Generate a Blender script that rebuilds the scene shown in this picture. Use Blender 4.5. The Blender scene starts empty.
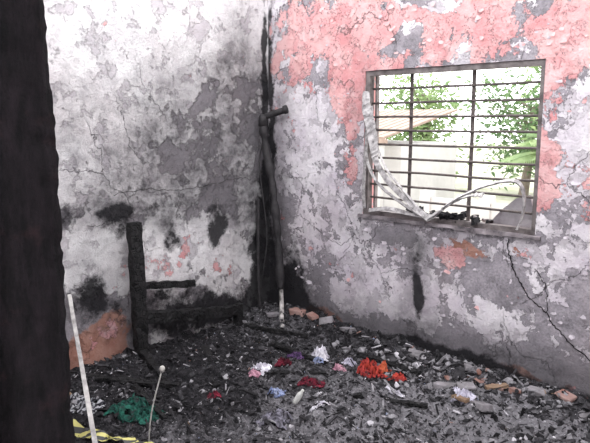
import bpy, math, random
import numpy as np
from mathutils import Vector, Matrix, Euler
random.seed(7); rng=np.random.default_rng(11)
sc=bpy.context.scene
sc.view_settings.view_transform='Standard'

# ------------------------------------------------------------------ helpers
def col(c): return (c[0],c[1],c[2],1.0)
class G:
    """tiny node graph helper"""
    def __init__(s,name):
        s.m=bpy.data.materials.new(name); s.m.use_nodes=True
        s.nt=s.m.node_tree; s.b=s.nt.nodes['Principled BSDF']; s.out=s.nt.nodes['Material Output']
        s.tc=s.nt.nodes.new('ShaderNodeTexCoord'); s.P=s.tc.outputs['Object']
    def n(s,t,**k):
        x=s.nt.nodes.new(t)
        for a,v in k.items(): setattr(x,a,v)
        return x
    def set(s,sock,v):
        if isinstance(v,bpy.types.NodeSocket): s.nt.links.new(v,sock)
        elif isinstance(v,tuple) and len(v)==3 and sock.type=='RGBA': sock.default_value=col(v)
        else: sock.default_value=v
    def noise(s,scale,detail=6,rough=.6,dist=0,P=None,off=None,color=False):
        x=s.n('ShaderNodeTexNoise'); s.set(x.inputs['Scale'],scale); s.set(x.inputs['Detail'],detail)
        s.set(x.inputs['Roughness'],rough); s.set(x.inputs['Distortion'],dist)
        p=P or s.P
        if off is not None:
            v=s.n('ShaderNodeVectorMath',operation='ADD'); s.set(v.inputs[0],p); v.inputs[1].default_value=(off,off*1.7,-off); p=v.outputs[0]
        s.set(x.inputs['Vector'],p)
        return x.outputs['Color'] if color else x.outputs['Fac']
    def vor(s,scale,feature='DISTANCE_TO_EDGE',P=None):
        x=s.n('ShaderNodeTexVoronoi',feature=feature); s.set(x.inputs['Scale'],scale); s.set(x.inputs['Vector'],P or s.P)
        return x.outputs['Distance']
    def math(s,op,a,b=0.0,clamp=False):
        x=s.n('ShaderNodeMath',operation=op,use_clamp=clamp); s.set(x.inputs[0],a); s.set(x.inputs[1],b); return x.outputs[0]
    def mr(s,v,a,b,c=0.0,d=1.0,smooth=False):
        x=s.n('ShaderNodeMapRange'); x.clamp=True
        if smooth: x.interpolation_type='SMOOTHSTEP'
        for i,q in zip(('Value','From Min','From Max','To Min','To Max'),(v,a,b,c,d)): s.set(x.inputs[i],q)
        return x.outputs['Result']
    def mix(s,f,a,b,bt='MIX'):
        x=s.n('ShaderNodeMix',data_type='RGBA',blend_type=bt); s.set(x.inputs[0],f); s.set(x.inputs[6],a); s.set(x.inputs[7],b); return x.outputs[2]
    def attr(s,n):
        x=s.n('ShaderNodeAttribute'); x.attribute_name=n; return x.outputs['Fac']
    def warp(s,scale,amt,P=None):
        c=s.noise(scale,5,.6,color=True)
        a=s.n('ShaderNodeVectorMath',operation='SUBTRACT'); s.set(a.inputs[0],c); a.inputs[1].default_value=(.5,.5,.5)
        b=s.n('ShaderNodeVectorMath',operation='SCALE'); s.set(b.inputs[0],a.outputs[0]); b.inputs['Scale'].default_value=amt
        d=s.n('ShaderNodeVectorMath',operation='ADD'); s.set(d.inputs[0],P or s.P); s.set(d.inputs[1],b.outputs[0]); return d.outputs[0]
    def bump(s,h,dist=.01,strength=1,prev=None):
        x=s.n('ShaderNodeBump'); x.inputs['Distance'].default_value=dist; x.inputs['Strength'].default_value=strength
        s.set(x.inputs['Height'],h)
        if prev: s.set(x.inputs['Normal'],prev)
        return x.outputs['Normal']
    def done(s,base,rough=.9,normal=None,spec=.2,metal=0.0):
        s.set(s.b.inputs['Base Color'],base); s.set(s.b.inputs['Roughness'],rough)
        s.set(s.b.inputs['Specular IOR Level'],spec); s.set(s.b.inputs['Metallic'],metal)
        if normal: s.set(s.b.inputs['Normal'],normal)
        return s.m

def simple(name,c1,c2,scale=8,rough=.9,bump=.004,spec=.2,metal=0.0,bscale=None,lo=.35,hi=.65):
    g=G(name); n=g.noise(scale,7,.65); n2=g.noise(bscale or scale*4,6,.6,off=3)
    return g.done(g.mix(g.mr(n,lo,hi),c1,c2),rough,g.bump(n2,bump),spec,metal)

class MB:
    def __init__(s): s.v=[];s.f=[];s.mi=[];s.n=0
    def add(s,v,f,mi=0):
        s.v.extend([tuple(p) for p in v]); s.f.extend([tuple(i+s.n for i in q) for q in f]); s.mi.extend([mi]*len(f)); s.n+=len(v)
    def box(s,c,size,mi=0,rot=None,jit=0):
        hx,hy,hz=[q/2 for q in size]
        v=[Vector((x*hx,y*hy,z*hz)) for x in(-1,1) for y in(-1,1) for z in(-1,1)]
        if jit: v=[p+Vector([random.uniform(-jit,jit) for _ in range(3)]) for p in v]
        if rot is not None: v=[rot@p for p in v]
        v=[p+Vector(c) for p in v]
        s.add(v,[(0,1,3,2),(4,6,7,5),(0,4,5,1),(2,3,7,6),(0,2,6,4),(1,5,7,3)],mi)
    def shard(s,c,r,th,mi=0,rot=None,sx=1.0):
        k=random.randint(4,7);a0=random.uniform(0,6.28);P=[]
        for i in range(k):
            a=a0+i*6.283/k+random.uniform(-.3,.3); q=r*random.uniform(.55,1.1); P.append((q*math.cos(a)*sx,q*math.sin(a)))
        v=[Vector((x,y,-th/2)) for x,y in P]+[Vector((x*.85,y*.85,th/2)) for x,y in P]
        if rot is not None: v=[rot@p for p in v]
        v=[p+Vector(c) for p in v]
        s.add(v,[tuple(range(k))[::-1],tuple(range(k,2*k))]+[(i,(i+1)%k,(i+1)%k+k,i+k) for i in range(k)],mi)
    def tube(s,pts,r,sides=8,mi=0,cap=True):
        pts=[Vector(p) for p in pts]; rs=r if isinstance(r,(list,tuple)) else [r]*len(pts)
        v=[];f=[]
        for i,p in enumerate(pts):
            t=(pts[min(i+1,len(pts)-1)]-pts[max(i-1,0)]).normalized()
            u=t.orthogonal().normalized() if i==0 else (u-t*u.dot(t)).normalized()
            w=t.cross(u)
            for k in range(sides):
                a=2*math.pi*k/sides; v.append(p+(u*math.cos(a)+w*math.sin(a))*rs[i])
        for i in range(len(pts)-1):
            for k in range(sides):
                k2=(k+1)%sides; f.append((i*sides+k,i*sides+k2,(i+1)*sides+k2,(i+1)*sides+k))
        if cap: f.append(tuple(range(sides))[::-1]); f.append(tuple((len(pts)-1)*sides+k for k in range(sides)))
        s.add(v,f,mi)
    def beam(s,a,b,w,h,mi=0,seg=14,jit=.006,up=(0,0,1),taper=None):
        """rough timber: rectangular section swept with chipped edges"""
        a=Vector(a);b=Vector(b);t=(b-a).normalized();up=Vector(up)
        u=t.cross(up).normalized(); n=u.cross(t).normalized(); v=[];f=[]
        prof=[(-1,-1),(0,-1.05),(1,-1),(1.05,0),(1,1),(0,1.05),(-1,1),(-1.05,0)]
        for i in range(seg+1):
            k=i/seg; sc_=1 if taper is None else 1+(taper-1)*k
            for (x,y) in prof:
                v.append(a.lerp(b,k)+u*(x*w/2*sc_+random.uniform(-jit,jit))+n*(y*h/2*sc_+random.uniform(-jit,jit)))
        for i in range(seg):
            for k in range(8):
                k2=(k+1)%8; f.append((i*8+k,i*8+k2,(i+1)*8+k2,(i+1)*8+k))
        f.append(tuple(range(8))[::-1]); f.append(tuple(seg*8+k for k in range(8)))
        s.add(v,f,mi)
    def ribbon(s,pts,w,th,wdir,mi=0,crumple=0):
        """flat metal strip"""
        pts=[Vector(p) for p in pts]; v=[];f=[]
        for i,p in enumerate(pts):
            t=(pts[min(i+1,len(pts)-1)]-pts[max(i-1,0)]).normalized()
            wd=Vector(wdir[i] if isinstance(wdir,list) else wdir)
            if crumple: wd=wd+Vector([random.uniform(-crumple,crumple) for _ in range(3)])
            wd=(wd-t*wd.dot(t)).normalized(); n=t.cross(wd)
            ww=w[i] if isinstance(w,list) else w
            for x,y in ((-1,-1),(1,-1),(1,1),(-1,1)): v.append(p+wd*x*ww/2+n*y*th/2)
        for i in range(len(pts)-1):
            for k in range(4):
                k2=(k+1)%4; f.append((i*4+k,i*4+k2,(i+1)*4+k2,(i+1)*4+k))
        f.append((3,2,1,0)); m=(len(pts)-1)*4; f.append((m,m+1,m+2,m+3)); s.add(v,f,mi)
    def build(s,name,mats,smooth=False,parent=None):
        me=bpy.data.meshes.new(name); me.from_pydata(s.v,[],s.f); me.update()
        for m in mats: me.materials.append(m)
        me.polygons.foreach_set('material_index',s.mi)
        if smooth: me.polygons.foreach_set('use_smooth',[True]*len(s.f))
        o=bpy.data.objects.new(name,me); sc.collection.objects.link(o)
        if parent: o.parent=parent
        return o
def smoothpts(pts,n=8):
    P=[Vector(p) for p in pts]; P=[P[0]]+P+[P[-1]]; o=[]
    for i in range(1,len(P)-2):
        for k in range(n):
            t=k/n; a,b,c,d=P[i-1],P[i],P[i+1],P[i+2]
            o.append(.5*((2*b)+(c-a)*t+(2*a-5*b+4*c-d)*t*t+(-a+3*b-3*c+d)*t**3))
    o.append(P[-2]); return o

def vn(x,y,seed=0):
    xi=np.floor(x);yi=np.floor(y);fx=x-xi;fy=y-yi;fx=fx*fx*(3-2*fx);fy=fy*fy*(3-2*fy)
    def h(a,b):
        q=np.sin(a*127.1+b*311.7+seed*74.7)*43758.5453; return q-np.floor(q)
    return (h(xi,yi)*(1-fx)+h(xi+1,yi)*fx)*(1-fy)+(h(xi,yi+1)*(1-fx)+h(xi+1,yi+1)*fx)*fy
def fbm(x,y,s,o=4,seed=0,g=.5):
    r=0;a=1;t=0
    for i in range(o): r=r+a*vn(x*s,y*s,seed+i*3.1); t+=a; a*=g; s*=2.03
    return r/t
def blobs(U,V,L,wob=.12,seed=0):
    r=np.zeros_like(U)
    wu=U+(fbm(U,V,3,4,seed+5)-.5)*wob*2; wv=V+(fbm(U,V,3,4,seed+9)-.5)*wob*2
    for (a,b,ra,rb,k) in L:
        d=((wu-a)/ra)**2+((wv-b)/rb)**2; r=r+k*np.exp(-np.clip(d,0,30)**1.1*.7)
    return r

# ------------------------------------------------------------------ wall material
def wall_mat(name,seed,soft=.007,white_a=(.80,.76,.80),white_b=(.62,.56,.63),fine=0):
    g=G(name)
    pink,white,soot,haze,brick=[g.attr(a) for a in('pink','white','soot','haze','brick')]
    W=g.warp(11,.05)
    A=g.noise(3.6+fine*1.6,12,.66+fine*.03,P=W,off=seed); B=g.noise(4.4,12,.68,P=W,off=seed+5)
    A2=g.noise(13,8,.62,P=W,off=seed+33)
    C=g.noise(1.5,4,.5,off=seed+9); F=g.noise(75,5,.75,off=seed+2); M=g.noise(9,10,.72,off=seed+14)
    # cement render
    cem=g.mix(g.mr(M,.34,.66),(.19+.03*fine,.18+.027*fine,.195+.033*fine),(.42+.05*fine,.39+.04*fine,.425+.05*fine))
    cem=g.mix(g.mr(F,.45,.7,0,.5),cem,(.13,.12,.13))
    cem=g.mix(g.mr(C,.5,.7,0,.3),cem,(.42,.33,.34))
    bk=g.mr(g.math('ADD',brick,g.math('MULTIPLY',g.math('SUBTRACT',B,.5),1.6)),.45,.55)
    cem=g.mix(bk,cem,g.mix(g.mr(M,.35,.65),(.34,.15,.11),(.52,.29,.23)))
    # lime-wash coat, flaking; white mask also carries painted-in brightness on the west wall
    wv=g.math('ADD',g.math('ADD',A,g.math('MULTIPLY',g.math('SUBTRACT',A2,.5),.35+.2*fine)),g.math('MULTIPLY',white,.16))
    wm=g.mr(wv,.518-soft/2,.518+soft/2)
    wcol=g.mix(g.mr(B,.4,.6),white_a,white_b)
    wcol=g.mix(g.mr(C,.45,.7,0,.25),wcol,(.82,.70,.72))
    wcol=g.mix(g.mr(M,.5,.72,0,.6),wcol,(.42,.40,.43))
    wcol=g.mix(g.mr(F,.55,.72,0,.4),wcol,(.36,.34,.36))
    edge=g.mr(g.math('ABSOLUTE',g.math('SUBTRACT',wv,.512)),0,.006,.75 if soft<.02 else .2,0)
    c=g.mix(wm,cem,wcol)
    n65=g.noise(6.5,11,.66,P=W,off=seed+61)
    t2=g.mr(n65,.545,.545+max(.007,soft*.7))
    c=g.mix(g.math('MULTIPLY',g.math('MULTIPLY',t2,wm),.6),c,(.48,.44,.48))
    if soft<.02:
        e3=g.math('MULTIPLY',g.mr(g.math('ABSOLUTE',g.math('SUBTRACT',n65,.541)),0,.005,.5,0),wm); c=g.mix(e3,c,(.16,.14,.16))  # thin shadow and dirt line painted along inner peel edges
    # pink paint
    pv=g.math('ADD',g.math('ADD',B,g.math('MULTIPLY',g.math('SUBTRACT',A2,.5),.42)),g.math('MULTIPLY',pink,.20))
    pm=g.mr(pv,.62,.628)
    pcol=g.mix(g.mr(A,.4,.62),(.68,.31,.32),(.80,.50,.50)); pcol=g.mix(g.mr(M,.5,.72,0,.6),pcol,(.82,.68,.69)); pcol=g.mix(g.mr(F,.55,.72,0,.3),pcol,(.4,.24,.25))
    c=g.mix(pm,c,pcol)
    edge2=g.mr(g.math('ABSOLUTE',g.math('SUBTRACT',pv,.617)),0,.006,.6,0)
    ed=g.math('MAXIMUM',edge,edge2)
    c=g.mix(ed,c,(.13,.11,.13))  # dark rim round flakes: edge shadow and dirt painted into the colour
    # sparse settlement cracks
    v1=g.vor(1.5,P=g.warp(4,.28))
    ck=g.math('MULTIPLY',g.mr(v1,.0,.006,.7,0),g.mr(g.noise(1.3,3,.5,off=seed+3),.47,.56))
    c=g.mix(ck,c,(.08,.07,.075))
    # smoke haze + soot
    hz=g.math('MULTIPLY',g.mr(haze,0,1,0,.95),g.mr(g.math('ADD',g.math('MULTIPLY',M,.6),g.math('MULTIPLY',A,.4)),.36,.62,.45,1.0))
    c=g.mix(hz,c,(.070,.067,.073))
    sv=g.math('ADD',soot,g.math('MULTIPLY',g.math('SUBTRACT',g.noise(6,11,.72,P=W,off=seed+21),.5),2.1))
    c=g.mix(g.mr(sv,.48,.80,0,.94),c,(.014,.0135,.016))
    sp=g.mr(g.noise(30,7,.75,off=seed+40),.62,.70,0,.8)
    c=g.mix(g.math('MULTIPLY',sp,g.mr(g.math('ADD',haze,soot),-.1,.6,.25,1)),c,(.04,.038,.04))
    h=g.math('ADD',g.math('ADD',g.math('MULTIPLY',wm,.4),g.math('MULTIPLY',pm,.35)),g.math('MULTIPLY',t2,-.18))
    h=g.math('SUBTRACT',h,g.math('MULTIPLY',ck,.4))
    n=g.bump(h,.024,1.0); n=g.bump(g.math('ADD',g.math('MULTIPLY',M,.8),g.math('MULTIPLY',F,.25)),.036,.85,n)
    return g.done(c,.93,n,.12)
mat_wr=wall_mat('peeling_plaster_window_side',2.0,fine=1)
mat_wl=wall_mat('peeling_plaster_bed_side',17.0,.045,(.86,.85,.86),(.70,.68,.70))
mat_plain=simple('sooty_cement',(.26,.25,.26),(.52,.50,.52),5)
g=G('pink_reveal'); A=g.noise(9,9,.65)
mat_rev=g.done(g.mix(g.mr(A,.50,.53),(.62,.30,.30),(.45,.38,.39)),.9,g.bump(g.noise(30,6,.6),.006))

H=2.9
WX0,WX1,WZ0,WZ1=.95,2.18,.955,1.935
def wall_grid(name,us,vs,tof,hole,marks,mat,seed):
    U,V=np.meshgrid(us,vs); nu,nv=len(us),len(vs)
    wob=(fbm(U,V,1.5,3,seed)-.5)*.012+(fbm(U,V,8,3,seed+2)-.5)*.010
    edge=np.minimum.reduce([U-us[0],us[-1]-U,V-vs[0],vs[-1]-V])
    if hole:
        dx=np.maximum(np.maximum(hole[0]-U,U-hole[1]),0); dz=np.maximum(np.maximum(hole[2]-V,V-hole[3]),0)
        edge=np.minimum(edge,np.hypot(dx,dz))
    wob=wob*np.clip(edge/.08,0,1)
    verts=tof(U,V,wob).reshape(-1,3)
    i=np.arange(nu-1);j=np.arange(nv-1);I,J=np.meshgrid(i,j)
    a=(J*nu+I).ravel(); F=np.stack([a,a+1,a+1+nu,a+nu],1)
    if hole:
        cu=(U[:-1,:-1]+U[1:,1:])/2;cv=(V[:-1,:-1]+V[1:,1:])/2
        keep=~((cu>hole[0])&(cu<hole[1])&(cv>hole[2])&(cv<hole[3])); F=F[keep.ravel()]
    me=bpy.data.meshes.new(name); me.from_pydata(verts.tolist(),[],F.tolist()); me.update()
    for k,L in marks.items():
        at=me.attributes.new(k,'FLOAT','POINT'); f=L(U,V).ravel().astype(np.float32); at.data.foreach_set('value',f)
    me.materials.append(mat); me.polygons.foreach_set('use_smooth',[True]*len(F))
    o=bpy.data.objects.new(name,me); sc.collection.objects.link(o); return o

usr=np.unique(np.concatenate([np.linspace(0,WX0,90),np.linspace(WX0,WX1,110),np.linspace(WX1,4.1,150)]))
vsr=np.unique(np.concatenate([np.linspace(0,WZ0,90),np.linspace(WZ0,WZ1,80),np.linspace(WZ1,H,90)]))
Rpink=[(.70,2.16,.5,.28,1.1),(1.23,2.2,.49,.22,1.1),(1.78,2.2,.45,.28,1.25),(2.33,2.1,.2,.25,1.2),(.80,1.75,.13,.32,1.2),(2.19,1.3,.05,.35,1.6),(1.44,2.29,.27,.05,-1.6),(1.27,2.08,.12,.07,-1.7),(2.03,2.0,.09,.04,-.9),(.26,1.85,.18,.4,.7),(2.38,1.25,.15,.3,.6),(1.79,.76,.25,.09,.85),(.88,1.2,.06,.35,.8),(3,2,.7,.5,.8),(.3,2.35,.25,.2,.8),(.2,.9,.15,.5,.2),(2.2,.7,.2,.15,.3),(.55,2.0,.08,.1,-.8),(2.2,2.2,.12,.08,-.6)]
Rwhite=[(.44,1.5,.34,.4,.9),(.65,.85,.37,.3,.6),(.98,.38,.45,.22,.6),(1.58,.42,.5,.15,.4),(2.33,1.55,.15,.3,.6),(2.33,.86,.14,.2,.4),(1.15,.82,.28,.07,-1.0),(1.85,.62,.3,.09,-.8),(2.42,.45,.13,.18,-.8),(1.8,.10,1.6,.11,-1.8),(1.27,2.08,.1,.06,-2),(1.44,2.29,.27,.05,1.5),(3,1,.6,.6,.3),(1.3,.15,.4,.1,-.6),(.25,1.0,.2,.3,-.4),(.6,.5,.15,.15,-.6)]
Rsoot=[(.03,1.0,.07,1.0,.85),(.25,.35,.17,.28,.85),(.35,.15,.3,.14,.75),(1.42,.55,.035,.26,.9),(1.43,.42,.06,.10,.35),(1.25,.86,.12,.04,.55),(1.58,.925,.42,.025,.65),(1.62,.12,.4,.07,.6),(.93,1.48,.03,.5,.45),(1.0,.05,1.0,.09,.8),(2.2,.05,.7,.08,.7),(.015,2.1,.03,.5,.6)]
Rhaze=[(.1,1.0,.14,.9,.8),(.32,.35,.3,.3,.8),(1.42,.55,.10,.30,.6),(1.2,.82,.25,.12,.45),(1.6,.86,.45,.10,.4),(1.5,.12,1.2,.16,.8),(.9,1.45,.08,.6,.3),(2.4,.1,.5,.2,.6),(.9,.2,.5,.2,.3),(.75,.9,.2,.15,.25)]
Rbrick=[(1.79,.80,.16,.06,.8),(.5,.10,.3,.07,1),(1.95,.4,.08,.06,.5),(2.2,.12,.2,.06,.6),(2.1,.88,.08,.05,.8)]
def tof_r(U,V,w): return np.stack([U,-np.abs(w)*1.0,V],-1)
wr=wall_grid('wall_north',usr,vsr,tof_r,(WX0,WX1,WZ0,WZ1),{
 'pink':lambda U,V:blobs(U,V,Rpink,.10,1)-.35,'white':lambda U,V:blobs(U,V,Rwhite,.10,2)+.05,
 'soot':lambda U,V:blobs(U,V,Rsoot,.06,3),'haze':lambda U,V:blobs(U,V,Rhaze,.09,6),'brick':lambda U,V:blobs(U,V,Rbrick,.06,4)},mat_wr,1)
T=.16
mb=MB()
def quadslab(x0,x1,z0,z1): mb.box(((x0+x1)/2,T/2+.004,(z0+z1)/2),(x1-x0,T-.008,z1-z0))
quadslab(-.16,WX0,0,H);quadslab(WX1,4.26,0,H);quadslab(WX0,WX1,0,WZ0);quadslab(WX0,WX1,WZ1,H)
core=mb.build('masonry_core',[mat_rev],parent=wr)

# ---- left wall (plane x=0)
Lwhite=[(-1.6,1.95,.5,.6,1.1),(-1.0,2.3,.75,.28,2.0),(-.4,2.45,.4,.28,2.2),(-1.1,.68,.42,.17,1.7),(-.42,.56,.2,.19,1.2),(-1.68,.68,.12,.2,1.5),(-1.48,.85,.05,.14,1.7),(-2.4,1.5,.6,1,.5),(-1.4,1.4,.3,.3,.7)]  # upper blobs: pale plaster, whitened further to paint in bright light from above
Lpink=[(-1,.64,.28,.12,.85),(-.37,.56,.2,.13,.8),(-1.55,.26,.16,.10,1.2),(-.5,1.97,.15,.15,.65),(-.3,2.2,.1,.2,.5)]
Lsoot=[(-1.32,1.0,.22,.06,.60),(-1.36,.9,.10,.12,.6),(-.95,.76,.08,.12,.85),(-.58,.78,.09,.17,.9),(-.45,.86,.06,.1,.6),(-1.60,.50,.16,.14,.95),(-1.70,1.0,.09,.12,.7),(-.02,.95,.07,1.1,.9),(-.12,.5,.13,.5,.85),(-1.0,.20,.5,.13,.6),(-.8,.99,.45,.03,.45),(-.4,.16,.5,.16,.8),(-.015,2.1,.03,.5,.65),(-1.1,.38,.35,.06,.5)]
Lhaze=[(-.75,1.5,.6,.5,.72),(-.25,1.6,.24,.65,.75),(-1.2,1.35,.4,.4,.48),(-1.3,1.05,.5,.15,.55),(-.7,1.05,.6,.15,.55),(-.25,.9,.25,.4,.5),(-1.6,.6,.25,.2,.5),(-.95,.24,.65,.2,.75),(-.2,2.1,.12,.3,.45),(-1.7,1.6,.2,.5,.3),(-.5,2.0,.3,.15,.3)]
usl=np.linspace(-3.05,0,270); vsl=np.linspace(0,H,250)
def tof_l(U,V,w): return np.stack([np.abs(w),U,V],-1)
wl=wall_grid('wall_west',usl,vsl,tof_l,None,{
 'pink':lambda U,V:blobs(U,V,Lpink,.10,11)-.4,'white':lambda U,V:blobs(U,V,Lwhite+[(-1.55,.18,.25,.16,-3)],.14,12)+.1,
 'soot':lambda U,V:blobs(U,V,Lsoot,.07,13),'haze':lambda U,V:blobs(U,V,Lhaze,.16,16),'brick':lambda U,V:blobs(U,V,[(-1.56,.18,.22,.16,1.3)],.1,3)},mat_wl,8)
mb=MB(); mb.box((-.082,-1.6,H/2),(.156,3.2,H)); mb.build('masonry_core_west',[mat_plain],parent=wl)

# front & east walls (out of view, real enclosure)
mb=MB(); mb.box((1.3,-3.125,H/2),(2.80,.15,H)); mb.box((3.98,-3.125,H/2),(.45,.15,H)); mb.box((3.2,-3.125,2.5),(1.1,.15,.8))
mb.build('wall_south',[mat_plain])
mb=MB(); mb.box((4.18,-1.56,H/2),(.15,3.0,H)); mb.build('wall_east',[mat_plain])

mat_crack=simple('crack_dark',(.03,.025,.03),(.07,.06,.06),20)
def crack(pts,w,plane,par,name):
    m=MB(); P=smoothpts(pts,9); L=[]
    for i,p in enumerate(P):
        j=Vector((random.uniform(-1,1),0,random.uniform(-1,1)))*.008
        L.append(p+j)
    for i in range(len(L)-1):
        a,b=L[i],L[i+1]; t=(b-a).normalized(); n=Vector((-t.z,0,t.x))
        wa=w*(.5+abs(math.sin(i*1.3)));wb=w*(.5+abs(math.sin(i*1.3+1.3)))
        q=[a+n*wa,a-n*wa,b-n*wb,b+n*wb]
        if plane=='y': q=[Vector((c.x,-.0115,c.z)) for c in q]
        else: q=[Vector((.0115,c.x,c.z)) for c in q]
        m.add(q,[(0,1,2,3),(3,2,1,0)])
    return m.build(name,[mat_crack],parent=par)
crack([(2.03,0,.93),(2.05,0,.80),(2.10,0,.70),(2.17,0,.6),(2.28,0,.52),(2.35,0,.44),(2.47,0,.35),(2.7,0,.2)],.0028,'y',wr,'crack_sill')
crack([(2.2,0,.78),(2.27,0,.66),(2.28,0,.52)],.0018,'y',wr,'crack_branch')
crack([(-1.4,0,1.13),(-1.15,0,1.15),(-.9,0,1.12),(-.6,0,1.14),(-.35,0,1.17),(-.2,0,1.15)],.0014,'x',wl,'crack_west')

# curled plaster flakes (small lips standing proud of the wall)
mat_fl=simple('flake_white',(.66,.61,.66),(.40,.36,.40),14)
mat_flp=simple('flake_pink',(.66,.36,.37),(.78,.54,.54),14)
def flakes(name,N,par,plane,region,pinkf):
    m=MB()
    for _ in range(N):
        u=random.uniform(region[0],region[1]); z=random.uniform(region[2],region[3])
        if plane=='y' and WX0-.06<u<WX1+.06 and WZ0-.10<z<WZ1+.05: continue
        if plane=='y' and abs(u-1.42)<.1 and z<.9: continue
        s=random.choice([.006,.008,.010,.013,.017]); k=random.randint(5,7); lift=random.uniform(.3,1.0)*s*.7
        ang=random.uniform(math.pi*.9,math.pi*2.1); pts=[]
        a0=random.uniform(0,6.28); el=random.uniform(1,2.2)
        for i in range(k):
            a=a0+i*2*math.pi/k; r=s*random.uniform(.5,1.1)
            du,dz=r*math.cos(a)*el,r*math.sin(a); q=(du*math.cos(ang)+dz*math.sin(ang))/s
            off=.004+max(0,q)*lift
            pts.append((u+du,-off,z+dz) if plane=='y' else (off,u+du,z+dz))
        cen=(u,-.005,z) if plane=='y' else (.005,u,z)
        m.add(pts+[cen],[(i,(i+1)%k,k) for i in range(k)],1 if pinkf(u,z)>random.random() else 0)
    return m.build(name,[mat_fl,mat_flp],parent=par)
flakes('curled_flakes_north',460,wr,'y',(.3,2.6,.35,2.5),lambda u,z:.85 if z>1.95 else .04)

# ------------------------------------------------------------------ window: frame, grille, twisted shutter strips
mat_rust=simple('burnt_steel',(.05,.042,.042),(.13,.105,.10),25,.65,.002,.4,.3)
mat_frame=simple('scorched_frame',(.08,.068,.068),(.24,.21,.21),12,.6,.003,.4,.25)
mat_alu=simple('scorched_aluminium',(.46,.44,.445),(.15,.14,.145),26,.55,.003,.4,.2,lo=.40,hi=.64)
win=bpy.data.objects.new('window_1',None); sc.collection.objects.link(win)
mb=MB(); w=.034; yc=.035
mb.box(((WX0+WX1)/2,yc,WZ1-w/2),(WX1-WX0,.05,w)); mb.box(((WX0+WX1)/2,yc,WZ0+w/2),(WX1-WX0,.06,w))
mb.box((WX0+w/2,yc,(WZ0+WZ1)/2),(w,.05,WZ1-WZ0-2*w)); mb.box((WX1-w*.4,yc,(WZ0+WZ1)/2),(w*.8,.05,WZ1-WZ0-2*w))
mb.box((WX0+.06,yc+.03,(WZ0+WZ1)/2),(.014,.03,WZ1-WZ0-2*w))
mb.build('steel_frame',[mat_frame],parent=win)
mb=MB()
nb=9
for i in range(nb):
    z=WZ0+.03+(i+1)*(WZ1-WZ0-.06)/(nb+1)
    pts=[(WX0+.02+k*(WX1-WX0-.04)/6,.05+random.uniform(-.003,.003),z+random.uniform(-.003,.003)) for k in range(7)]
    mb.tube(pts,.0078,7)
for x in (1.29,1.73):
    mb.ribbon([(x,.058,WZ0+.02),(x+.003,.058,1.45),(x,.058,WZ1-.02)],.024,.006,(1,0,0))
mb.build('grille',[mat_rust],smooth=False,parent=win)
mb=MB()
for k in range(12):
    x0=WX0-.03+k*.108; mb.box((x0+.054,.012,WZ0-.010),(.112,.05+random.uniform(0,.02),.022+random.uniform(-.004,.004)),0,jit=.004)
mb.build('window_sill',[simple('sooty_sill',(.05,.045,.05),(.34,.30,.32),9)],parent=win)
shut=MB()
P=smoothpts([(.975,-.02,1.80),(1.0,-.04,1.68),(1.05,-.06,1.57),(1.09,-.07,1.42),(1.12,-.08,1.33),(1.22,-.07,1.20),(1.38,-.05,1.07),(1.51,-.04,.985)],6)
shut.ribbon(P,[.030,.045,.05,.055,.055,.06,.06,.065,.065,.065,.07,.07,.07,.065,.065,.06,.06,.055,.055,.05,.05,.045,.045,.04]+[.038]*(len(P)-24),.004,[(1,.5,.35)]*len(P),crumple=.40)
P=smoothpts([(.99,-.015,1.72),(1.02,-.03,1.55),(1.00,-.04,1.38),(1.10,-.05,1.20),(1.30,-.045,1.07),(1.47,-.03,.99)],6)
shut.ribbon(P,.020,.008,(1,.8,0),crumple=.35)
P=smoothpts([(1.03,-.025,1.70),(1.07,-.04,1.50),(1.17,-.05,1.30),(1.30,-.05,1.17),(1.46,-.04,1.02)],6)
shut.ribbon(P,.014,.008,(1,.8,0),crumple=.2)
P=smoothpts([(.985,-.015,1.7),(.99,-.02,1.5),(.975,-.02,1.3),(.97,-.02,1.1),(.972,-.01,1.0)],6)
shut.ribbon(P,.022,.006,(1,.2,0),crumple=.1)
P=smoothpts([(1.50,-.04,.975),(1.57,-.05,1.02),(1.66,-.06,1.10),(1.78,-.07,1.17),(1.92,-.07,1.235),(2.05,-.06,1.265),(2.105,-.05,1.24),(2.125,-.04,1.15),(2.11,-.03,1.05),(2.085,-.03,.985)],6)
shut.ribbon(P,.024,.010,(0,1,.6),crumple=.2)
P=smoothpts([(1.50,-.04,.985),(1.60,-.055,1.05),(1.70,-.05,1.12),(1.80,-.05,1.16),(1.88,-.05,1.17)],6)
shut.ribbon(P,.034,.006,(0,1,.7),crumple=.4)
P=smoothpts([(1.02,-.02,.99),(1.2,-.035,1.02),(1.38,-.03,1.0),(1.55,-.035,1.0)],6)
shut.ribbon(P,.028,.006,(0,.5,1),crumple=.4)
shut.build('warped_shutter_strips',[mat_alu],smooth=False,parent=win)
mat_slab=simple('grey_slab',(.36,.34,.36),(.20,.18,.20),7)
mb=MB()
o=[(1.86,.985),(2.12,.98),(2.125,1.10),(2.10,1.175),(2.02,1.15),(1.93,1.07)]
v=[(x,.085,z) for x,z in o]+[(x,.11,z) for x,z in o]; n=len(o)
mb.add(v,[tuple(range(n)),tuple(range(n,2*n))[::-1]]+[(i,i+n,(i+1)%n+n,(i+1)%n) for i in range(n)])
mb.build('broken_slab',[mat_slab],parent=win)
mat_char=simple('char_black',(.007,.007,.008),(.030,.028,.031),18,.9,.01,.2)
mb=MB()
for _ in range(60):
    x=random.uniform(1.3,1.88); mb.box((x,random.uniform(-.01,.12),WZ0+.02+random.uniform(0,.03)+.02*vn(np.array(x*9.),np.array(0.),4)),(random.uniform(.02,.07),random.uniform(.01,.03),random.uniform(.008,.03)),random.choice([0,0,1]),Euler((random.uniform(-.5,.5),random.uniform(-.6,.6),random.uniform(0,3))).to_matrix(),.006)
mb.build('melted_scraps',[mat_char,mat_frame],parent=win)

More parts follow.
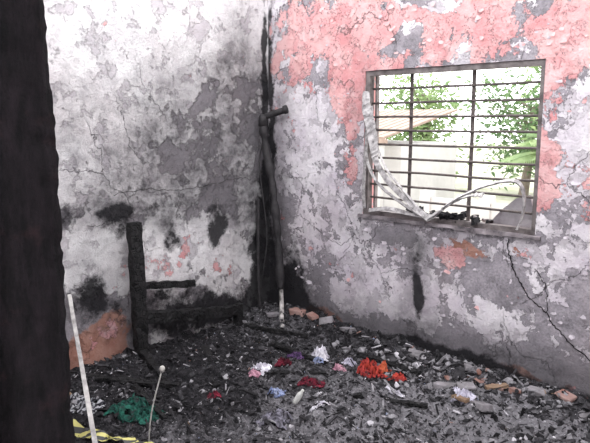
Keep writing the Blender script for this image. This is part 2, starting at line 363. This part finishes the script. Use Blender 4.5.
# ------------------------------------------------------------------ floor
Fx0,Fx1,Fy0,Fy1=0.0,4.1,-3.9,0.0
mounds=[(.1,-.2,.3,.3,.05),(.5,-.05,.5,.20,.07),(1.2,-.05,.8,.15,.05),(2.2,-.05,.5,.15,.06),(.55,-1.9,.3,.3,.03),(1.4,-.8,.4,.3,.05),(.6,-.8,.3,.3,-.02),(1.9,-.5,.3,.3,.04),(.7,-1.1,.3,.2,.03)]
def hgt(x,y):
    x=np.asarray(x,float);y=np.asarray(y,float)
    h=.075*fbm(x,y,2.3,3,1)+.045*np.abs(fbm(x,y,7,4,7)-.5)*2+.03*vn(x*17,y*17,3)**2+.016*vn(x*38,y*38,5)+.012*vn(x*70,y*70,9)
    for a,b,ra,rb,k in mounds: h=h+k*np.exp(-((x-a)/ra)**2-((y-b)/rb)**2)
    return h-.015
xs=np.linspace(Fx0,Fx1,460); ys=np.linspace(Fy0,Fy1,440); X,Y=np.meshgrid(xs,ys); Z=hgt(X,Y)
nu=len(xs); I,J=np.meshgrid(np.arange(nu-1),np.arange(len(ys)-1)); a=(J*nu+I).ravel()
me=bpy.data.meshes.new('floor'); me.from_pydata(np.stack([X,Y,Z],-1).reshape(-1,3).tolist(),[],np.stack([a,a+1,a+1+nu,a+nu],1).tolist()); me.update()
ASH=[(2.2,-.9,.6,.6,1.3),(2.5,-.45,.5,.25,1.0),(1.6,-1.2,.4,.3,.9),(1.0,-1.0,.3,.2,.3),(.5,-.35,.5,.2,.5),(1.5,-.55,.5,.25,.5),(1.0,-1.42,.22,.15,-.9),(.4,-1.4,.35,.4,-.6),(1.7,-.15,.6,.08,-.3),(.4,-.9,.25,.3,-.4),(1.3,-1.7,.3,.3,.4)]
ash=blobs(X,Y,ASH,.15,30)
at=me.attributes.new('ash','FLOAT','POINT'); at.data.foreach_set('value',ash.ravel().astype(np.float32))
g=G('ash_and_char_floor')
n1=g.noise(6,9,.7); n2=g.noise(22,8,.75,off=4); n3=g.noise(70,5,.7,off=8); ashA=g.attr('ash')
c=g.mix(g.mr(n2,.35,.65),(.008,.008,.009),(.048,.045,.051))
av=g.math('ADD',g.math('ADD',g.math('MULTIPLY',n2,.6),g.math('MULTIPLY',n1,.5)),g.math('MULTIPLY',ashA,.16))
c=g.mix(g.mr(av,.56,.80,0,.85),c,(.25,.24,.26))
c=g.mix(g.mr(g.math('ADD',n3,g.math('MULTIPLY',ashA,.04)),.61,.68,0,.7),c,(.36,.35,.38))
c=g.mix(g.mr(g.noise(45,4,.6,off=12),.58,.64,0,.8),c,(.006,.006,.007))
me.materials.append(g.done(c,.95,g.bump(g.math('ADD',n2,g.math('MULTIPLY',n3,.6)),.03,1.0),.12))
fl=bpy.data.objects.new('floor',me); sc.collection.objects.link(fl)

mats_d=[mat_char,simple('char_grey',(.020,.020,.022),(.075,.071,.078),20,.9,.006,.1),simple('ash_grey',(.13,.125,.135),(.31,.30,.32),30),
 simple('plaster_white',(.60,.58,.62),(.36,.34,.37),30),simple('brick_dust',(.22,.11,.09),(.32,.22,.20),18),simple('blue_scrap',(.18,.21,.32),(.32,.35,.46),18),simple('wood_brown',(.14,.09,.055),(.26,.18,.13),14),
 simple('pink_scrap',(.45,.22,.27),(.5,.34,.38),18)]
def rnd_rot(flat=1.0): return Euler((random.gauss(0,.5*flat),random.gauss(0,.5*flat),random.uniform(0,6.28))).to_matrix()
mdeb=MB()
def scatter(N,kinds,smin,smax,reg,stick=.25,clump=0):
    for _ in range(N):
        x=random.uniform(reg[0],reg[1]);y=random.uniform(reg[2],reg[3])
        if clump and float(vn(x*4,y*4,21))<clump*random.random(): continue
        s=smin*(smax/smin)**(random.random()**2.0); k=random.random()
        x=min(max(x,s*2.2+.02),4.0-s*2); y=min(y,-s*2.2-.02)
        mi=random.choices([q[0] for q in kinds],[q[1] for q in kinds])[0]
        z=float(hgt(x,y))+random.uniform(0,.012)
        if k<stick: mdeb.box((x,y,z+s*.1),(s*random.uniform(2,4.2),s*.4,s*.3),mi,rnd_rot(),s*.14)
        elif k<.8: mdeb.shard((x,y,z+s*.15),s*.8,s*.18,mi,rnd_rot(1.2),random.uniform(1,1.6))
        else: mdeb.box((x,y,z+s*.15),(s,s*random.uniform(.6,1.),s*random.uniform(.4,.8)),mi,rnd_rot(),s*.25)
scatter(12500,[(0,5),(1,4.5),(2,1.1)],.005,.031,(0.02,3.4,-2.8,-.02),.3)
scatter(4200,[(2,4),(3,1.6),(5,.7),(6,.4),(4,.25),(7,.08)],.003,.011,(0.1,3.3,-2.6,-.03),.3,1.2)
scatter(2200,[(2,3),(1,3),(3,.6)],.006,.030,(1.4,3.2,-1.8,-.03),.2)
scatter(260,[(2,2),(1,3),(3,.5),(4,.6)],.02,.055,(.9,3.2,-.30,-.06),.1)
deb=mdeb.build('charred_debris',mats_d)

mat_brick=simple('fired_brick',(.24,.12,.10),(.34,.24,.22),9,.95,.012)
mat_mort=simple('mortar_block',(.30,.28,.30),(.12,.115,.12),9,.95,.012)
mb=MB()
for (x,y,s,rz,mi) in [(.42,-.10,.12,.2,0),(.58,-.12,.10,-.3,0),(.28,-.24,.10,1.1,1),(.72,-.12,.10,.5,1),(.93,-.12,.10,.1,1),(2.12,-.24,.07,.4,0),(2.3,-.12,.10,.1,1),(2.45,-.1,.10,-.2,0),(2.62,-.16,.14,.5,1),(1.88,-.42,.12,.2,1),(1.98,-.35,.11,.8,1),(2.15,-.5,.12,-.3,1),(2.75,-.4,.12,1,1),(1.5,-.12,.12,.2,1),(1.9,-.12,.1,.7,1)]:
    mb.box((x,y,float(hgt(x,y))+.01),(s,s*.6,s*.34),mi,Euler((random.gauss(0,.2),random.gauss(0,.2),rz)).to_matrix(),s*.09)
bo=mb.build('broken_bricks',[mat_brick,mat_mort],parent=deb)
bv=bo.modifiers.new('b','BEVEL'); bv.width=.006; bv.segments=2

# ------------------------------------------------------------------ charred bed frame against west wall
g=G('charred_timber')
v=g.vor(28,P=g.warp(8,.05)); nn=g.noise(30,7,.7)
c=g.mix(g.mr(nn,.4,.7),(.005,.005,.006),(.022,.020,.022)); c=g.mix(g.mr(g.noise(7,5,.6,off=3),.64,.74,0,.35),c,(.13,.125,.13))
mat_timber=g.done(c,.75,g.bump(g.math('ADD',g.mr(v,0,.12),g.math('MULTIPLY',nn,.5)),.012,1),.3)
mb=MB()
mb.beam((.12,-1.30,-.01),(.09,-1.30,.95),.085,.06,0,20,.006,up=(1,0,0))
mb.beam((.09,-1.27,.52),(.10,-.84,.455),.035,.045,0,12,.006)
mb.beam((.11,-1.27,.30),(.13,-.44,.175),.05,.075,0,20,.008)
mb.beam((.15,-1.31,.08),(.95,-1.55,.05),.05,.05,0,16,.008,taper=.5)
mb.beam((.13,-.47,.0),(.13,-.45,.23),.05,.05,0,8,.006,up=(1,0,0))
mb.build('charred_bed_frame',[mat_timber])
mb=MB()
for a,b,w,h in [((.25,-1.75,.14),(.75,-1.45,.09),.08,.025),((.35,-.95,.10),(.85,-1.25,.07),.07,.02),((.6,-.55,.12),(1.15,-.62,.08),.05,.03),((1.2,-.35,.10),(1.65,-.28,.09),.05,.02),((1.05,-1.0,.12),(1.3,-.78,.1),.05,.02),((.2,-.45,.15),(.7,-.3,.16),.04,.03),((1.6,-.9,.09),(1.95,-.7,.1),.04,.02),((.6,-1.65,.12),(1.05,-1.75,.08),.04,.03)]:
    z0=float(hgt(a[0],a[1]));z1=float(hgt(b[0],b[1]))
    mb.beam((a[0],a[1],z0+.015),(b[0],b[1],z1+.015),w*.8,h,0,12,.006,taper=.7)
mb.build('charred_planks',[mat_timber],parent=deb)

# ------------------------------------------------------------------ burnt drain pipe in the corner
mat_pipe=simple('burnt_pipe',(.009,.008,.010),(.034,.031,.034),22,.65,.004,.35)
mat_pvc=simple('scorched_pvc',(.48,.45,.44),(.08,.075,.075),14,.6,.003,.3,lo=.42,hi=.6)
mb=MB()
mb.tube(smoothpts([(.235,-.045,1.685),(.16,-.08,1.66),(.09,-.11,1.635),(.06,-.12,1.61),(.055,-.12,1.57),(.07,-.12,1.50)],5),.024,14,0)
mb.tube([(.245,-.040,1.69),(.222,-.052,1.683)],.032,14,0)
mb.tube([(.075,-.117,1.645),(.06,-.12,1.60),(.06,-.12,1.56)],.034,14,0)
P=smoothpts([(.065,-.12,1.56),(.09,-.11,1.35),(.14,-.10,1.13),(.18,-.10,.85),(.21,-.10,.62),(.25,-.12,.30)],8)
mb.tube(P,[.030+.008*math.sin(i*.9)*math.sin(i*.37)+random.uniform(-.003,.003) for i in range(len(P))],12,0)
mb.tube(smoothpts([(.25,-.12,.33),(.265,-.13,.26),(.30,-.16,.18),(.36,-.22,.12),(.45,-.30,.07)],7),.017,12,1)
mb.tube(smoothpts([(.045,-.16,1.0),(.05,-.17,.75),(.06,-.18,.4),(.08,-.18,.05)],6),[.012+.004*random.random() for _ in range(19)],9,0)
mb.tube(smoothpts([(.08,-.10,1.5),(.04,-.14,1.3),(.09,-.15,1.0),(.13,-.15,.7),(.10,-.17,.4)],6),.005,6,0)
mb.build('burnt_drain_pipe',[mat_pipe,mat_pvc],smooth=True)

# ------------------------------------------------------------------ doorway post (charred), camera side
g=G('charred_door_post_mat')
mp=g.n('ShaderNodeMapping'); g.set(mp.inputs['Vector'],g.P); mp.inputs['Scale'].default_value=(1,1,.25)
wn=g.noise(60,9,.75,P=mp.outputs[0]); w2=g.noise(16,8,.65); fn=g.noise(140,5,.7)
c=g.mix(g.mr(wn,.4,.7),(.0035,.003,.004),(.017,.012,.016))
c=g.mix(g.mr(w2,.55,.66,0,.4),c,(.036,.018,.021))
mat_post=g.done(c,.9,g.bump(g.math('ADD',g.math('MULTIPLY',wn,1.0),g.math('MULTIPLY',fn,.5)),.012,1),.12)
nz=300; v=[];f=[]
prof=[(2.700,-3.045),(2.735,-3.040),(2.758,-3.046),(2.768,-3.062),(2.770,-3.09),(2.768,-3.125),(2.758,-3.13),(2.757,-3.15),(2.768,-3.155),(2.770,-3.19),(2.766,-3.205),(2.74,-3.212),(2.700,-3.21)]
npf=len(prof)
for i in range(nz+1):
    z=2.12*i/nz
    for j,(x,y) in enumerate(prof):
        k=1 if 0<j<npf-1 else 0
        dx=(float(vn(z*12,j*1.7,4))-.5)*.008+(float(vn(z*70,j*2.3,6))-.5)*.005; dy=(float(vn(z*16+9,j*1.3,8))-.5)*.008+(float(vn(z*80,j*1.1,2))-.5)*.005
        v.append((x+dx*k,y+dy*k,z))
for i in range(nz):
    for j in range(npf-1):
        a=i*npf+j; f.append((a,a+1,a+1+npf,a+npf))
me_=MB(); me_.add(v,f); me_.beam((2.70,-3.12,2.12),(3.78,-3.12,2.12),.15,.05,0,30,.006)
me_.build('charred_door_frame',[mat_post],smooth=True)

# ------------------------------------------------------------------ cloth & small things
def cloth(name,cx,cy,w,d,mat,rz=0,hh=.05,seed=0,n=46,fold=7,holes=0.0,lift=.008):
    u=np.linspace(-1,1,n);U,V=np.meshgrid(u,u)
    ang=np.arctan2(V,U); rad=np.maximum(np.abs(U),np.abs(V))
    lim=.72+.45*(vn(np.cos(ang)*2.2+7,np.sin(ang)*2.2+3,seed)-.2)
    A=U*lim;B=V*lim
    A2=A+(fbm(A,B,2.4,3,seed+1)-.5)*.75; B2=B+(fbm(A,B,2.4,3,seed+2)-.5)*.75
    x=A2*w/2;y=B2*d/2; X_=cx+x*math.cos(rz)-y*math.sin(rz); Y_=cy+x*math.sin(rz)+y*math.cos(rz)
    rd=1-np.abs(2*fbm(A,B,fold*.35,2,seed+4)-1); rd2=1-np.abs(2*vn(A*fold+A*B*3,B*fold*.7,seed+6)-1)
    Z_=hgt(X_,Y_)+lift+hh*(.55*rd**2+.45*rd2**1.5)*np.clip(1.35-rad,0.25,1)-hh*.12
    vs=np.stack([X_,Y_,Z_],-1).reshape(-1,3).tolist(); F=[]
    for j in range(n-1):
        for i in range(n-1):
            if holes and vn(np.array(i*.35),np.array(j*.35),seed+8)<holes: continue
            a=j*n+i; F.append((a,a+1,a+1+n,a+n))
    me=bpy.data.meshes.new(name); me.from_pydata(vs,[],F); me.update(); me.materials.append(mat)
    me.polygons.foreach_set('use_smooth',[True]*len(F))
    o=bpy.data.objects.new(name,me); sc.collection.objects.link(o)
    s=o.modifiers.new('s','SOLIDIFY'); s.thickness=.003
    return o
def cmat(name,a,b,scale=14,lo=.42,hi=.58,dirt=.85):
    g=G(name); c=g.mix(g.mr(g.noise(scale,7,.65),lo,hi),a,b)
    c=g.mix(g.mr(g.noise(24,8,.75,off=5),.53,.62,0,dirt),c,(.04,.038,.042))
    return g.done(c,.95,g.bump(g.noise(60,5,.6),.003),.05)
m_white=cmat('cloth_white',(.74,.72,.78),(.38,.36,.42),dirt=.6)
m_pink=cmat('cloth_pink',(.62,.36,.44),(.34,.17,.23))
m_red=cmat('cloth_red',(.46,.065,.045),(.26,.035,.035),10,dirt=.75)
m_dkred=cmat('cloth_darkred',(.20,.025,.045),(.05,.012,.018),12)
m_green=cmat('net_green',(.022,.10,.075),(.016,.04,.036),30)
m_blue=cmat('cloth_blue',(.16,.20,.36),(.32,.36,.50))
m_purple=cmat('cloth_purple',(.17,.095,.22),(.04,.025,.06))
m_lil=cmat('cloth_lilac',(.56,.54,.64),(.34,.32,.40))
cloth('green_net_sack',.86,-1.80,.26,.23,m_green,.5,.06,3,80,16,.32)
cloth('white_rag',.95,-.98,.11,.09,m_white,.3,.05,5)
cloth('pink_rag',.98,-1.07,.08,.06,m_pink,.9,.04,6)
cloth('white_rag',1.02,-.53,.12,.13,m_white,.7,.12,8)
cloth('purple_rag',.90,-.62,.12,.09,m_purple,.2,.06,9)
cloth('blue_rag',1.10,-.62,.09,.07,m_blue,.2,.06,10)
cloth('red_rag',1.46,-.56,.14,.26,m_red,.5,.11,12,56,9,.36)
cloth('red_rag',1.60,-.50,.15,.055,m_red,.7,.05,14,40,8,.28)
cloth('orange_rag',1.47,-.44,.08,.08,cmat('cloth_orange',(.55,.14,.07),(.40,.07,.045)),.2,.06,16)
cloth('lilac_rag',2.04,-.50,.13,.11,m_lil,.4,.08,18)
cloth('dark_red_rag',1.34,-.95,.15,.07,m_dkred,.5,.04,20,40,8,.3)
cloth('dark_red_rag',1.02,-.86,.10,.07,m_dkred,.9,.05,22)
cloth('blue_rag',1.24,-1.13,.11,.08,m_blue,.1,.045,24)
cloth('pink_rag',1.30,-.66,.09,.05,m_pink,.1,.045,26)
cloth('white_rag',1.55,-1.12,.12,.04,m_white,.8,.03,27,holes=.3)
cloth('grey_rag',1.45,-1.35,.18,.14,cmat('cloth_grey',(.22,.21,.26),(.09,.085,.10)),.4,.05,28,holes=.2)
cloth('lilac_rag',1.25,-.50,.10,.07,m_lil,.2,.05,31)
cloth('maroon_rag',.98,-1.38,.10,.05,m_dkred,.7,.05,33)
cloth('white_rag',1.75,-.72,.12,.04,m_white,.2,.03,41,holes=.3)
g=G('striped_cloth'); mp=g.n('ShaderNodeTexWave'); mp.inputs['Scale'].default_value=16; mp.inputs['Distortion'].default_value=1; g.set(mp.inputs['Vector'],g.P)
cloth('striped_cloth',.60,-1.98,.28,.15,g.done(g.mix(g.mr(mp.outputs['Fac'],.45,.55),(.32,.32,.34),(.04,.04,.05)),.9),.2,.05,35,50,6,.2)
# yellow and black barrier tape
g=G('barrier_tape'); sx=g.n('ShaderNodeSeparateXYZ'); g.set(sx.inputs[0],g.P)
fr=g.math('FRACT',g.math('MULTIPLY',g.math('ADD',sx.outputs[0],g.math('MULTIPLY',sx.outputs[1],-1.2)),16)); st=g.math('GREATER_THAN',fr,.5)
m_tape=g.done(g.mix(st,(.50,.46,.16),(.04,.04,.04)),.5,None,.4)
tp=MB(); Pt=smoothpts([(.70,-2.16,0),(.86,-2.10,0),(.98,-2.07,0),(1.08,-2.00,0),(1.20,-2.02,0),(1.34,-1.97,0)],8); Q=[]
for i,p in enumerate(Pt): Q.append((p.x,p.y,float(hgt(p.x,p.y))+.035+.012*math.sin(i*.6)))
tp.ribbon(Q,.055,.001,[(math.sin(i*.05)*.3,1,.5*math.sin(i*.22)+.3) for i in range(len(Q))]); tp.build('barrier_tape',[m_tape],smooth=False)
mb=MB(); zc=float(hgt(1.41,-1.17))
prof=[(0,.016),(.01,.019),(.07,.019),(.085,.012),(.09,.009),(.105,.010),(.11,.006)]
d=Vector((.35,.30,.75)).normalized(); mb.tube([Vector((1.41,-1.17,zc))+d*a*.85 for a,_ in prof],[r*.85 for _,r in prof],14)
mb.build('white_bottle',[simple('bottle_plastic',(.6,.6,.58),(.34,.34,.34),12,.5,.001)],smooth=True)
mb=MB()
for a,b in [((2.08,-.30,0),(2.16,-.20,0)),((2.0,-.52,0),(2.1,-.55,0)),((.3,-1.95,0),(.5,-2.0,0))]:
    mb.beam((a[0],a[1],float(hgt(a[0],a[1]))+.025),(b[0],b[1],float(hgt(b[0],b[1]))+.02),.035,.015,0,6,.004)
mb.build('wood_splinters',[mats_d[6]],parent=deb)
mb=MB(); mb.beam((.025,-1.735,.54),(1.10,-2.16,.07),.022,.010,0,20,.0015)
mb.build('leaning_lath',[simple('pale_lath',(.52,.50,.49),(.20,.19,.19),10,.8,.002)])
mb=MB(); mb.tube(smoothpts([(1.215,-1.965,.03),(1.235,-1.95,.25),(1.265,-1.905,.455)],5),.0035,8)
mb.tube([(1.2645,-1.906,.45),(1.267,-1.904,.460),(1.268,-1.903,.468),(1.269,-1.902,.478),(1.270,-1.901,.483)],[.006,.012,.014,.010,.003],12)
mb.build('knobbed_rod',[simple('rod_white',(.58,.57,.55),(.34,.32,.30),20,.6,.001)],smooth=True)

# ------------------------------------------------------------------ outdoors
mat_gr=simple('yard_ground',(.40,.38,.33),(.26,.28,.18),1.2,.95,.02)
mb=MB(); mb.add([(-25,.17,-.02),(25,.17,-.02),(25,40,-.02),(-25,40,-.02)],[(0,1,2,3)]); mb.add([(-5,-8,-.03),(8,-8,-.03),(8,.17,-.03),(-5,.17,-.03)],[(0,1,2,3)])
mb.build('ground',[mat_gr])
def leafmat(name,a,b):
    g=G(name); t=g.n('ShaderNodeBsdfTranslucent'); g.set(t.inputs['Color'],g.mix(g.mr(g.noise(2.5,4,.6),.4,.6),a,b))
    m=g.done(g.mix(g.mr(g.noise(2.5,4,.6),.4,.6),a,b),.6,None,.25)
    ms=g.n('ShaderNodeMixShader'); ms.inputs[0].default_value=.4; g.nt.links.new(g.b.outputs[0],ms.inputs[1]); g.nt.links.new(t.outputs[0],ms.inputs[2]); g.nt.links.new(ms.outputs[0],g.out.inputs[0]); return m
leafA=leafmat('leaf_bright',(.26,.34,.16),(.14,.22,.09)); leafB=leafmat('leaf_deep',(.09,.16,.07),(.18,.26,.13))
bark=simple('bark',(.14,.11,.09),(.22,.19,.16),12)
def tree(name,x,y,h,r,N,ls,lm,zc=None):
    m=MB(); zc=zc or h*.72
    base=Vector((x,y,-.05)); top=Vector((x+.1,y,zc))
    m.tube([base,base.lerp(top,.5)+Vector((.06,0,0)),top],[.11,.08,.05],10,0)
    tips=[]
    for i in range(17):
        a=random.uniform(0,6.28); e=random.uniform(-.7,1.0); L=r*random.uniform(.4,.95)
        s=base.lerp(top,random.uniform(.5,1.0)); t=s+Vector((math.cos(a)*math.cos(e),math.sin(a)*math.cos(e),math.sin(e)))*L
        m.tube([s,s.lerp(t,.5)+Vector((0,0,.08)),t],[.03,.018,.008],6,0); tips.append(s.lerp(t,.55)); tips.append(t)
    for i in range(N):
        c=random.choice(tips)+Vector([random.gauss(0,r*.19) for _ in range(3)])
        R_=Euler((random.uniform(-1,1),random.uniform(-1,1),random.uniform(0,6.28))).to_matrix(); l=ls*random.uniform(.6,1.3);w=l*.38
        m.add([c+R_@Vector(p) for p in [(0,0,0),(w*.5,l*.35,.01),(w*.3,l*.75,0),(0,l,-.02),(-w*.3,l*.75,0),(-w*.5,l*.35,.01)]],[(0,1,2,3),(0,3,4,5)],1)
    m.build(name,[bark,lm])
tree('leafy_tree',-5.2,10.5,4.2,1.6,2300,.18,leafA,2.2)
tree('leafy_tree',-2.1,9.6,4.2,1.5,2600,.16,leafB,1.9)
tree('leafy_tree',-.2,8.2,4.4,1.4,2400,.14,leafA,1.9)
tree('leafy_tree',1.5,9.4,4.6,1.6,2600,.15,leafB,2.0)
tree('leafy_tree',-3.0,15.5,5,2.2,2600,.22,leafA,2.4)
tree('leafy_tree',.6,14.5,5,2.2,2600,.22,leafB,2.2)
def palm(name,x,y,z,n,L,lm,e0=.5,e1=1.35):
    m=MB(); m.tube([(x,y,-.05),(x+.03,y,z*.5),(x,y,z)],[.10,.08,.07],10,0)
    for k in range(n):
        a=k*2.399; e=random.uniform(e0,e1); pts=[]
        for i in range(13):
            t=i/12; pts.append(Vector((x+math.cos(a)*L*t*math.cos(e*.75),y+math.sin(a)*L*t*math.cos(e*.75),z+L*(math.sin(e)*t-.55*t*t))))
        m.tube(pts,[.012*(1-i/14) for i in range(13)],5,1)
        sd=Vector((-math.sin(a),math.cos(a),0))
        for i in range(1,13):
            for q in (0,.33,.66):
                p=pts[i-1].lerp(pts[i],q); tl=L*.34*math.sin(math.pi*(.12+.8*(i+q)/13.5)); fw=(pts[i]-pts[i-1]).normalized()
                for s in(-1,1):
                    tip=p+sd*s*tl*.8+fw*tl*.45+Vector((0,0,-tl*.35)); wv=fw*.022
                    m.add([p-wv,p+wv,tip],[(0,1,2)],1)
    m.build(name,[bark,lm])
palm('palm_plant',.45,5.4,1.0,24,1.1,leafA)
# neighbouring house with tiled lean-to roof
mat_ww=simple('white_render',(.48,.47,.46),(.40,.39,.38),3); mat_tile=simple('clay_tiles',(.22,.16,.13),(.32,.25,.21),10)
mb=MB(); mb.box((-3.4,5.0,.62),(3.6,1.6,1.28),0)
mb.box((-2.2,4.18,.5),(.6,.03,1.0),2)
for i in range(25):
    x=-5.45+i*.155
    mb.beam((x,3.85,1.36),(x,5.9,1.78),.12,.035,1,10,.001)
mb.box((-3.58,3.84,1.31),(3.95,.05,.08),1)
for x in (-1.75,-3.0): mb.box((x,3.9,.62),(.08,.08,1.26),0)
mb.build('neighbour_house',[mat_ww,mat_tile,simple('door_grey',(.2,.2,.22),(.3,.3,.3))])
mb=MB(); mb.box((1.2,4.0,.28),(4.6,.12,.56),0)
for i in range(6): mb.box((-1.0+i*.88,4.0,.32),(.16,.16,.66),0)
mb.build('garden_wall',[mat_ww])

# ------------------------------------------------------------------ light
w=bpy.data.worlds.new('sky'); sc.world=w; w.use_nodes=True
bg=w.node_tree.nodes['Background']; bg.inputs[0].default_value=(.985,.985,1,1); bg.inputs[1].default_value=4.4
L=bpy.data.lights.new('sun','SUN'); L.energy=5.0; L.angle=math.radians(2); L.color=(1,.97,.92)
so=bpy.data.objects.new('sun',L); sc.collection.objects.link(so)
so.rotation_euler=Vector((-.8,.25,.55)).to_track_quat('Z','Y').to_euler(); so.location=(-6,3,6)

# ------------------------------------------------------------------ camera
cd=bpy.data.cameras.new('camera'); cd.sensor_width=36; cd.lens=620/590*36; cd.clip_start=.02
co=bpy.data.objects.new('camera',cd); sc.collection.objects.link(co)
co.location=(3.60,-3.44,1.60); co.rotation_euler=(math.radians(90-9.2),0,math.radians(43.9)); sc.camera=co
